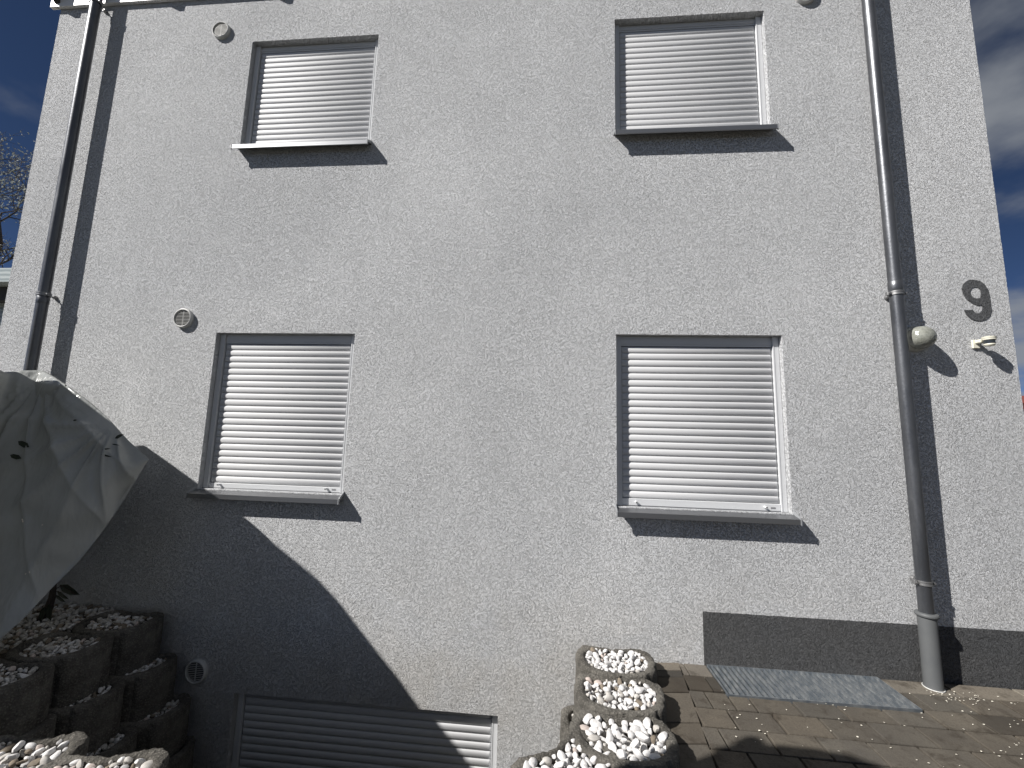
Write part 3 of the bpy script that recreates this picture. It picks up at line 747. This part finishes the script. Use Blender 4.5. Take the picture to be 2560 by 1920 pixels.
def sheetgrid(A, B, bulge, dirv, wf, foldw=1, ctl=None):
    g = []
    for i in range(NU + 1):
        u = i / NU; a, b = crv(A, u), crv(B, u); row = []
        for j in range(NV + 1):
            v = j / NV; p = a.lerp(b, v) if ctl is None else (a.lerp(crv(ctl, u), v)).lerp(crv(ctl, u).lerp(b, v), v); w = math.sin(math.pi * min(1, v)) ** 1.15 * min(1, (b - a).length * 1.6)
            p = p + dirv * (bulge * w) ; q = p + dirv * folds(p, foldw * min(1, 4 * v) * (1 if v < .9 else .5 + 5 * (1 - v) if v < 1 else .0) * min(1, (b - a).length * 2))
            row.append(q)
        g.append(row)
    return g
G = sheetgrid(RID, HEM, .16, fdir, 1)
GB = sheetgrid(RID, BCK, .0, Vector((-.2, .25, .9)).normalized(), 1, .35, CTL)
def add(g, bm):
    vs = [[bm.verts.new(p) for p in row] for row in g]
    for a, b in zip(vs, vs[1:]):
        for k in range(NV):
            bm.faces.new((a[k], b[k], b[k + 1], a[k + 1]))
ENV = [(-4.6, 1.1), (-4.0, 1.1), (-3.45, 1.13), (-3.2, 1.17), (-3.014, 1.13), (-2.758, 1.054), (-2.356, .81), (-2.005, .60), (-1.692, .40), (-1.5, .235), (-1.268, -.002), (-1.012, -.253), (-.849, -.436), (-.674, -.614), (-.498, -.80), (-.2, -1.3), (.05, -2.06), (.1, -2.6), (.12, -5)]  # wall shadow outline; the sheet's unseen part is shaped to cast it
def env(x):
    if x <= ENV[0][0]: return ENV[0][1]
    for (a, za), (b, zb) in zip(ENV, ENV[1:]):
        if x <= b: return za + (zb - za) * (x - a) / (b - a)
    return -9
def cap(p): return env(p.x - 1.8 * p.y) - 1.73 * p.y
for i in range(NU + 1):
    for j in range(NV + 1):
        for g in (G, GB):
            p = g[i][j]
            if p.x / (p.y + 3.08) < -1.54 and p.y < -.3: p.z = min(p.z, max(.0, cap(p) + .004 * noise.noise(p * 5)))
        v = j / NV; p = GB[i][j]
        if v >= .62: continue
        dr_ = p.x / (p.y + 3.08)
        w = max(0, min(1, (-1.535 - dr_) / .10)) * min(1, (.62 - v) * 4) * min(1, v * 14)
        zc = min(2.75 - .25 * Vector((p.x + 4.3, p.y + .9)).length + .05 * noise.noise(p * 3), cap(p))
        if p.y < -.25: p.z += (max(p.z, zc) - p.z) * w
add(G, bm); add(GB, bm)
bmesh.ops.remove_doubles(bm, verts=bm.verts, dist=.0008)
cov = link('plastic_cover', bm, m_film, smooth=True)
tag(cov, 'grey translucent plastic sheet draped and pulled tight over a shrub at the left edge', 'plastic sheet')
# the shrub inside
sh = empty('covered_shrub', (-3.75, -.75, .08), 'dark leafy shrub under the plastic sheet with one drooping twig showing below it', 'shrub')
bm = bmesh.new(); rnd = random.Random(5); tips = []
for k in range(9):
    a = rnd.uniform(0, 6.28); top = Vector((-4.25 + .35 * math.cos(a), -.85 + .30 * math.sin(a), rnd.uniform(1.0, 1.45))); base = Vector((-4.2 + .05 * math.cos(a), -.75 + .05 * math.sin(a), .08))
    mid = base.lerp(top, .5) + Vector((rnd.uniform(-.08, .08), rnd.uniform(-.08, .08), .05)); tube(bm, [base, base.lerp(mid, .6), mid, mid.lerp(top, .5), top], [.026, .02, .015, .01, .005], 8); tips += [mid, mid.lerp(top, .5), top]
stem = [(-3.62, -.24, .08), (-3.56, -.25, .16), (-3.54, -.25, .25), (-3.53, -.26, .36), (-3.55, -.3, .6), (-3.62, -.4, 1.0)]
tube(bm, stem, [.03, .026, .02, .014, .012, .008], 8)
for q in ([(-3.54, -.25, .30), (-3.48, -.25, .335), (-3.42, -.25, .31), (-3.36, -.25, .28)], [(-3.54, -.25, .28), (-3.49, -.26, .30), (-3.44, -.26, .275)], [(-3.545, -.25, .34), (-3.53, -.25, .40), (-3.535, -.25, .44)]): tube(bm, q, .003, 6)
link('stems', bm, m_bark, sh, smooth=True)
def leaf(bm, p, d, L, W, up=Vector((0, 0, 1))):
    d = Vector(d).normalized(); s_ = d.cross(up); s_ = s_.normalized() if s_.length > .01 else Vector((1, 0, 0)); n_ = s_.cross(d)
    c = [p, p + d * L * .3 + s_ * W * .5, p + d * L * .7 + s_ * W * .42, p + d * L - n_ * L * .1, p + d * L * .7 - s_ * W * .42, p + d * L * .3 - s_ * W * .5]; mids = [p + d * L * .3 - n_ * W * .12, p + d * L * .7 - n_ * W * .12]
    v = [bm.verts.new(q) for q in c]; mv = [bm.verts.new(q) for q in mids]
    bm.faces.new((v[0], v[1], mv[0])); bm.faces.new((v[1], v[2], mv[1], mv[0])); bm.faces.new((v[2], v[3], mv[1])); bm.faces.new((v[3], v[4], mv[1])); bm.faces.new((v[4], v[5], mv[0], mv[1])); bm.faces.new((v[5], v[0], mv[0]))
bm = bmesh.new()
for t in tips:
    for k in range(16):
        d = Vector((rnd.gauss(0, 1), rnd.gauss(0, 1), rnd.gauss(-.2, .6))); leaf(bm, t + d.normalized() * rnd.uniform(0, .16), d, rnd.uniform(.06, .12), .03)
for p, d, L, W in (((-3.50, -.25, .34), (.9, 0, -.35), .17, .05), ((-3.50, -.26, .30), (.9, -.1, -.38), .12, .022), ((-3.52, -.25, .27), (.9, 0, -.5), .10, .02), ((-3.52, -.28, .22), (.2, 0, -1), .12, .05), ((-3.55, -.28, .2), (-.2, 0, -1), .12, .05)):
    leaf(bm, Vector(p), d, L, W, Vector((0, -1, .3)))
link('leaves', bm, m_leafd, sh)

bm = bmesh.new(); bp = bmesh.new()
def on_film(x, z):
    return min(((q - Vector((x, q.y, z))).length, q) for row in G[60:] for q in row)[1]
for (x, z, dx, dz, L, W) in ((-2.90, 1.41, .85, .4, .07, .022), (-2.88, 1.375, .95, -.1, .06, .008), (-2.89, 1.34, .95, .12, .06, .010), (-2.89, 1.31, .95, -.15, .085, .012), (-3.16, 1.52, .9, .1, .03, .012), (-3.42, 1.33, -.8, .35, .10, .035), (-3.40, 1.27, -.8, .2, .09, .03)):
    q = on_film(x, z); leaf(bm, q + Vector((.006, -.008, 0)), (dx, -.08, dz), L, W, Vector((.3, -1, .1)))
o_ = link('poking_leaves', bm, m_leafd, sh)
rnd = random.Random(3)
for k in range(16):
    q = on_film(rnd.uniform(-3.5, -3.05), rnd.uniform(.35, .95)) + Vector((.004, -.006, 0)); leaf(bp, q, (rnd.gauss(0, 1), 0, rnd.gauss(0, 1)), rnd.uniform(.008, .022), .007, Vector((.3, -1, .1)))
tag(link('stuck_petals', bp, m_petal), 'pale petals stuck to the plastic sheet near its lower edge', 'petals', kind='stuff')

# unseen column with a tip, added left of the camera to cast the paving shadow
caster = empty('paving_shadow_caster', (-1.926, -2.62, 0), 'unseen pale column with a tip, added left of the camera to cast a shadow on the paving', 'shadow caster')
P0 = Vector((-1.926, -2.62, 0)); sunp = Vector((SUN.x, SUN.y, 0)).normalized(); perp = Vector((-sunp.y, sunp.x, 0))
bm = bmesh.new(); rings = []
for z, r in [(.0, .20), (.4, .235), (1.0, .245), (1.8, .243), (2.4, .243), (2.8, .242), (2.98, .238), (3.04, .226), (3.08, .205), (3.10, .17), (3.11, .08)]:
    rg = []
    for k in range(40):
        a = k * math.pi / 20; rr_ = r * (1 + .025 * math.sin(k * 2.1 + z * 3)); v = Vector((math.cos(a) * rr_, math.sin(a) * rr_, 0)); p = v.dot(perp)
        rg.append(bm.verts.new(P0 + v + Vector((0, 0, z - max(0, min(1, (z - 1.5) / 1.5)) * p * .95))))
    rings.append(rg)
for a, b in zip(rings, rings[1:]):
    for k in range(40): bm.faces.new((a[k], a[(k + 1) % 40], b[(k + 1) % 40], b[k]))
bm.faces.new(rings[-1])
link('caster_column', bm, M('caster_pale', (.55, .54, .48), .9).m, caster, smooth=True)
bm = bmesh.new(); lathe(bm, P0 + perp * .205 + Vector((0, 0, 2.8)), (0, 0, 1), [(0, .05), (.06, .036), (.085, .036), (.12, .046), (.16, .05), (.19, .042), (.205, .02), (.208, 0)], 20)
link('caster_tip', bm, m_bark, caster, smooth=True)

# ------------------------------------------------------------------ petals on the paving
bm = bmesh.new(); rnd = random.Random(12)
for k in range(420):
    if k < 330: x = rnd.uniform(1.7, 3.9); y = -.12 - abs(rnd.gauss(.42, .22)) - .0 * x
    elif k < 380: x = rnd.gauss(2.5, .12); y = -.16 + rnd.gauss(0, .03)
    else: x = rnd.uniform(.95, 1.9); y = rnd.uniform(-.9, -.25)
    if LW[0] - .02 < x < LW[1] + .02 and y > LW[2] - .02: continue
    if k < 330 and rnd.random() > min(1, .15 + (x - 1.8) / 1.4): continue
    r = rnd.uniform(.0025, .0065); a = rnd.uniform(0, 6.3); z = .0035
    vs = [bm.verts.new((x + math.cos(a + t) * r * q, y + math.sin(a + t) * r * .65 * q, z + rnd.uniform(0, .003))) for t, q in ((0, 1.2), (1.2, .9), (2.4, 1), (3.5, 1.1), (4.8, .9))]
    top_ = bm.verts.new((x, y, z + .003))
    for i in range(5): bm.faces.new((vs[i], vs[(i + 1) % 5], top_))
tag(link('fallen_petals', bm, m_petal), 'tiny pale petals scattered over the paving at the right', 'petals', kind='stuff')

# ------------------------------------------------------------------ background
tree = empty('blossoming_tree', (-17.5, 7.5, 0), 'tree with thin bare branches and pale blossom beyond the left corner of the house', 'tree')
rnd = random.Random(31)
bm = bmesh.new(); bl = bmesh.new()
def branch(p, d, L, r, depth):
    pts = [p.copy()]; rs = [r]; n = 5; q = p.copy(); dd = d.copy()
    for k in range(n):
        dd = (dd + Vector((rnd.gauss(0, .13), rnd.gauss(0, .13), rnd.gauss(.02, .11)))).normalized(); q = q + dd * L / n; pts.append(q.copy()); rs.append(r * (1 - .75 * (k + 1) / n))
    tube(bm, pts, rs, 6 if depth < 3 else 4, cap=False)
    if depth >= 2:
        for k in range(int(1 + 2.5 * L)):
            t = rnd.choice(pts[1:]); c = t + Vector((rnd.gauss(0, .06), rnd.gauss(0, .06), rnd.gauss(.03, .06)))
            for _ in range(3): leaf(bl, c, (rnd.gauss(0, 1), rnd.gauss(0, 1), rnd.gauss(0, 1)), rnd.uniform(.03, .06), rnd.uniform(.02, .035))
    if depth < 4:
        for k in range(5 if depth < 2 else 4):
            i = rnd.randrange(1, n + 1); ang = Vector((rnd.gauss(0, 1), rnd.gauss(0, 1), rnd.gauss(.15, .7))).normalized()
            branch(pts[i], (dd * .9 + ang * .75).normalized(), L * rnd.uniform(.45, .68), rs[i] * .62 + .003, depth + 1)
base = Vector((-17.5, 7.5, 0))
tube(bm, [base, base + Vector((.05, 0, 1.8)), base + Vector((0, .1, 3.6)), base + Vector((.1, 0, 5.6))], [.2, .16, .14, .12], 12)
for d in ((.9, .1, .55), (.75, -.2, .9), (.2, .4, 1), (-.8, 0, .7), (.1, -.7, .8), (.95, .1, .28), (.5, .1, 1.2)):
    branch(base + Vector((0, 0, rnd.uniform(3.6, 5.5))), Vector(d).normalized(), 3.2, .09, 0)
link('branches', bm, m_bark, tree, smooth=True); link('blossom', bl, m_bloss, tree)
# neighbour's shelter seen past the left corner
nb = empty('neighbour_shelter', (-12.5, 4.5, 0), 'pale flat roofed shelter with dark beam seen past the left corner of the house', 'shelter')
bm = bmesh.new(); box(bm, (-16.5, 4.2, 4.42), (-8.6, 9, 4.72)); link('fascia', bm, m_panel, nb)
bm = bmesh.new(); box(bm, (-16.4, 4.5, 4.12), (-8.8, 4.7, 4.415)); link('beam', bm, m_beam, nb)
bm = bmesh.new(); box(bm, (-16.3, 4.9, 2.6), (-8.9, 5.0, 4.11)); link('panel', bm, m_panel, nb)
bm = bmesh.new(); box(bm, (-16.3, 4.85, 0), (-8.9, 5.05, 2.595)); link('wall', bm, m_nwall, nb)
# red roofed neighbour at the right
nh = empty('neighbour_house', (28, 24, 0), 'dark red roof and wall of a far house just showing at the right edge', 'house')
bm = bmesh.new(); box(bm, (22.75, 19, 0), (33.2, 30, 3.2)); link('wall', bm, M('red_render', (.10, .028, .022), .9).m, nh)
bm = bmesh.new(); lo = {}
for y in (18.4, 30.6):
    for nm, x, z in (('a', 22.2, 3.35), ('b', 28, 4.4), ('c', 33.8, 3.35)):
        lo[nm, y, 0] = bm.verts.new((x, y, z)); lo[nm, y, 1] = bm.verts.new((x, y, z + .28))
for l in (0, 1):
    for p, q in (('a', 'b'), ('b', 'c')): bm.faces.new((lo[p, 18.4, l], lo[q, 18.4, l], lo[q, 30.6, l], lo[p, 30.6, l]))
for y in (18.4, 30.6):
    for p, q in (('a', 'b'), ('b', 'c')): bm.faces.new((lo[p, y, 0], lo[q, y, 0], lo[q, y, 1], lo[p, y, 1]))
for p in ('a', 'c'): bm.faces.new((lo[p, 18.4, 0], lo[p, 30.6, 0], lo[p, 30.6, 1], lo[p, 18.4, 1]))
link('roof', bm, m_tile, nh)
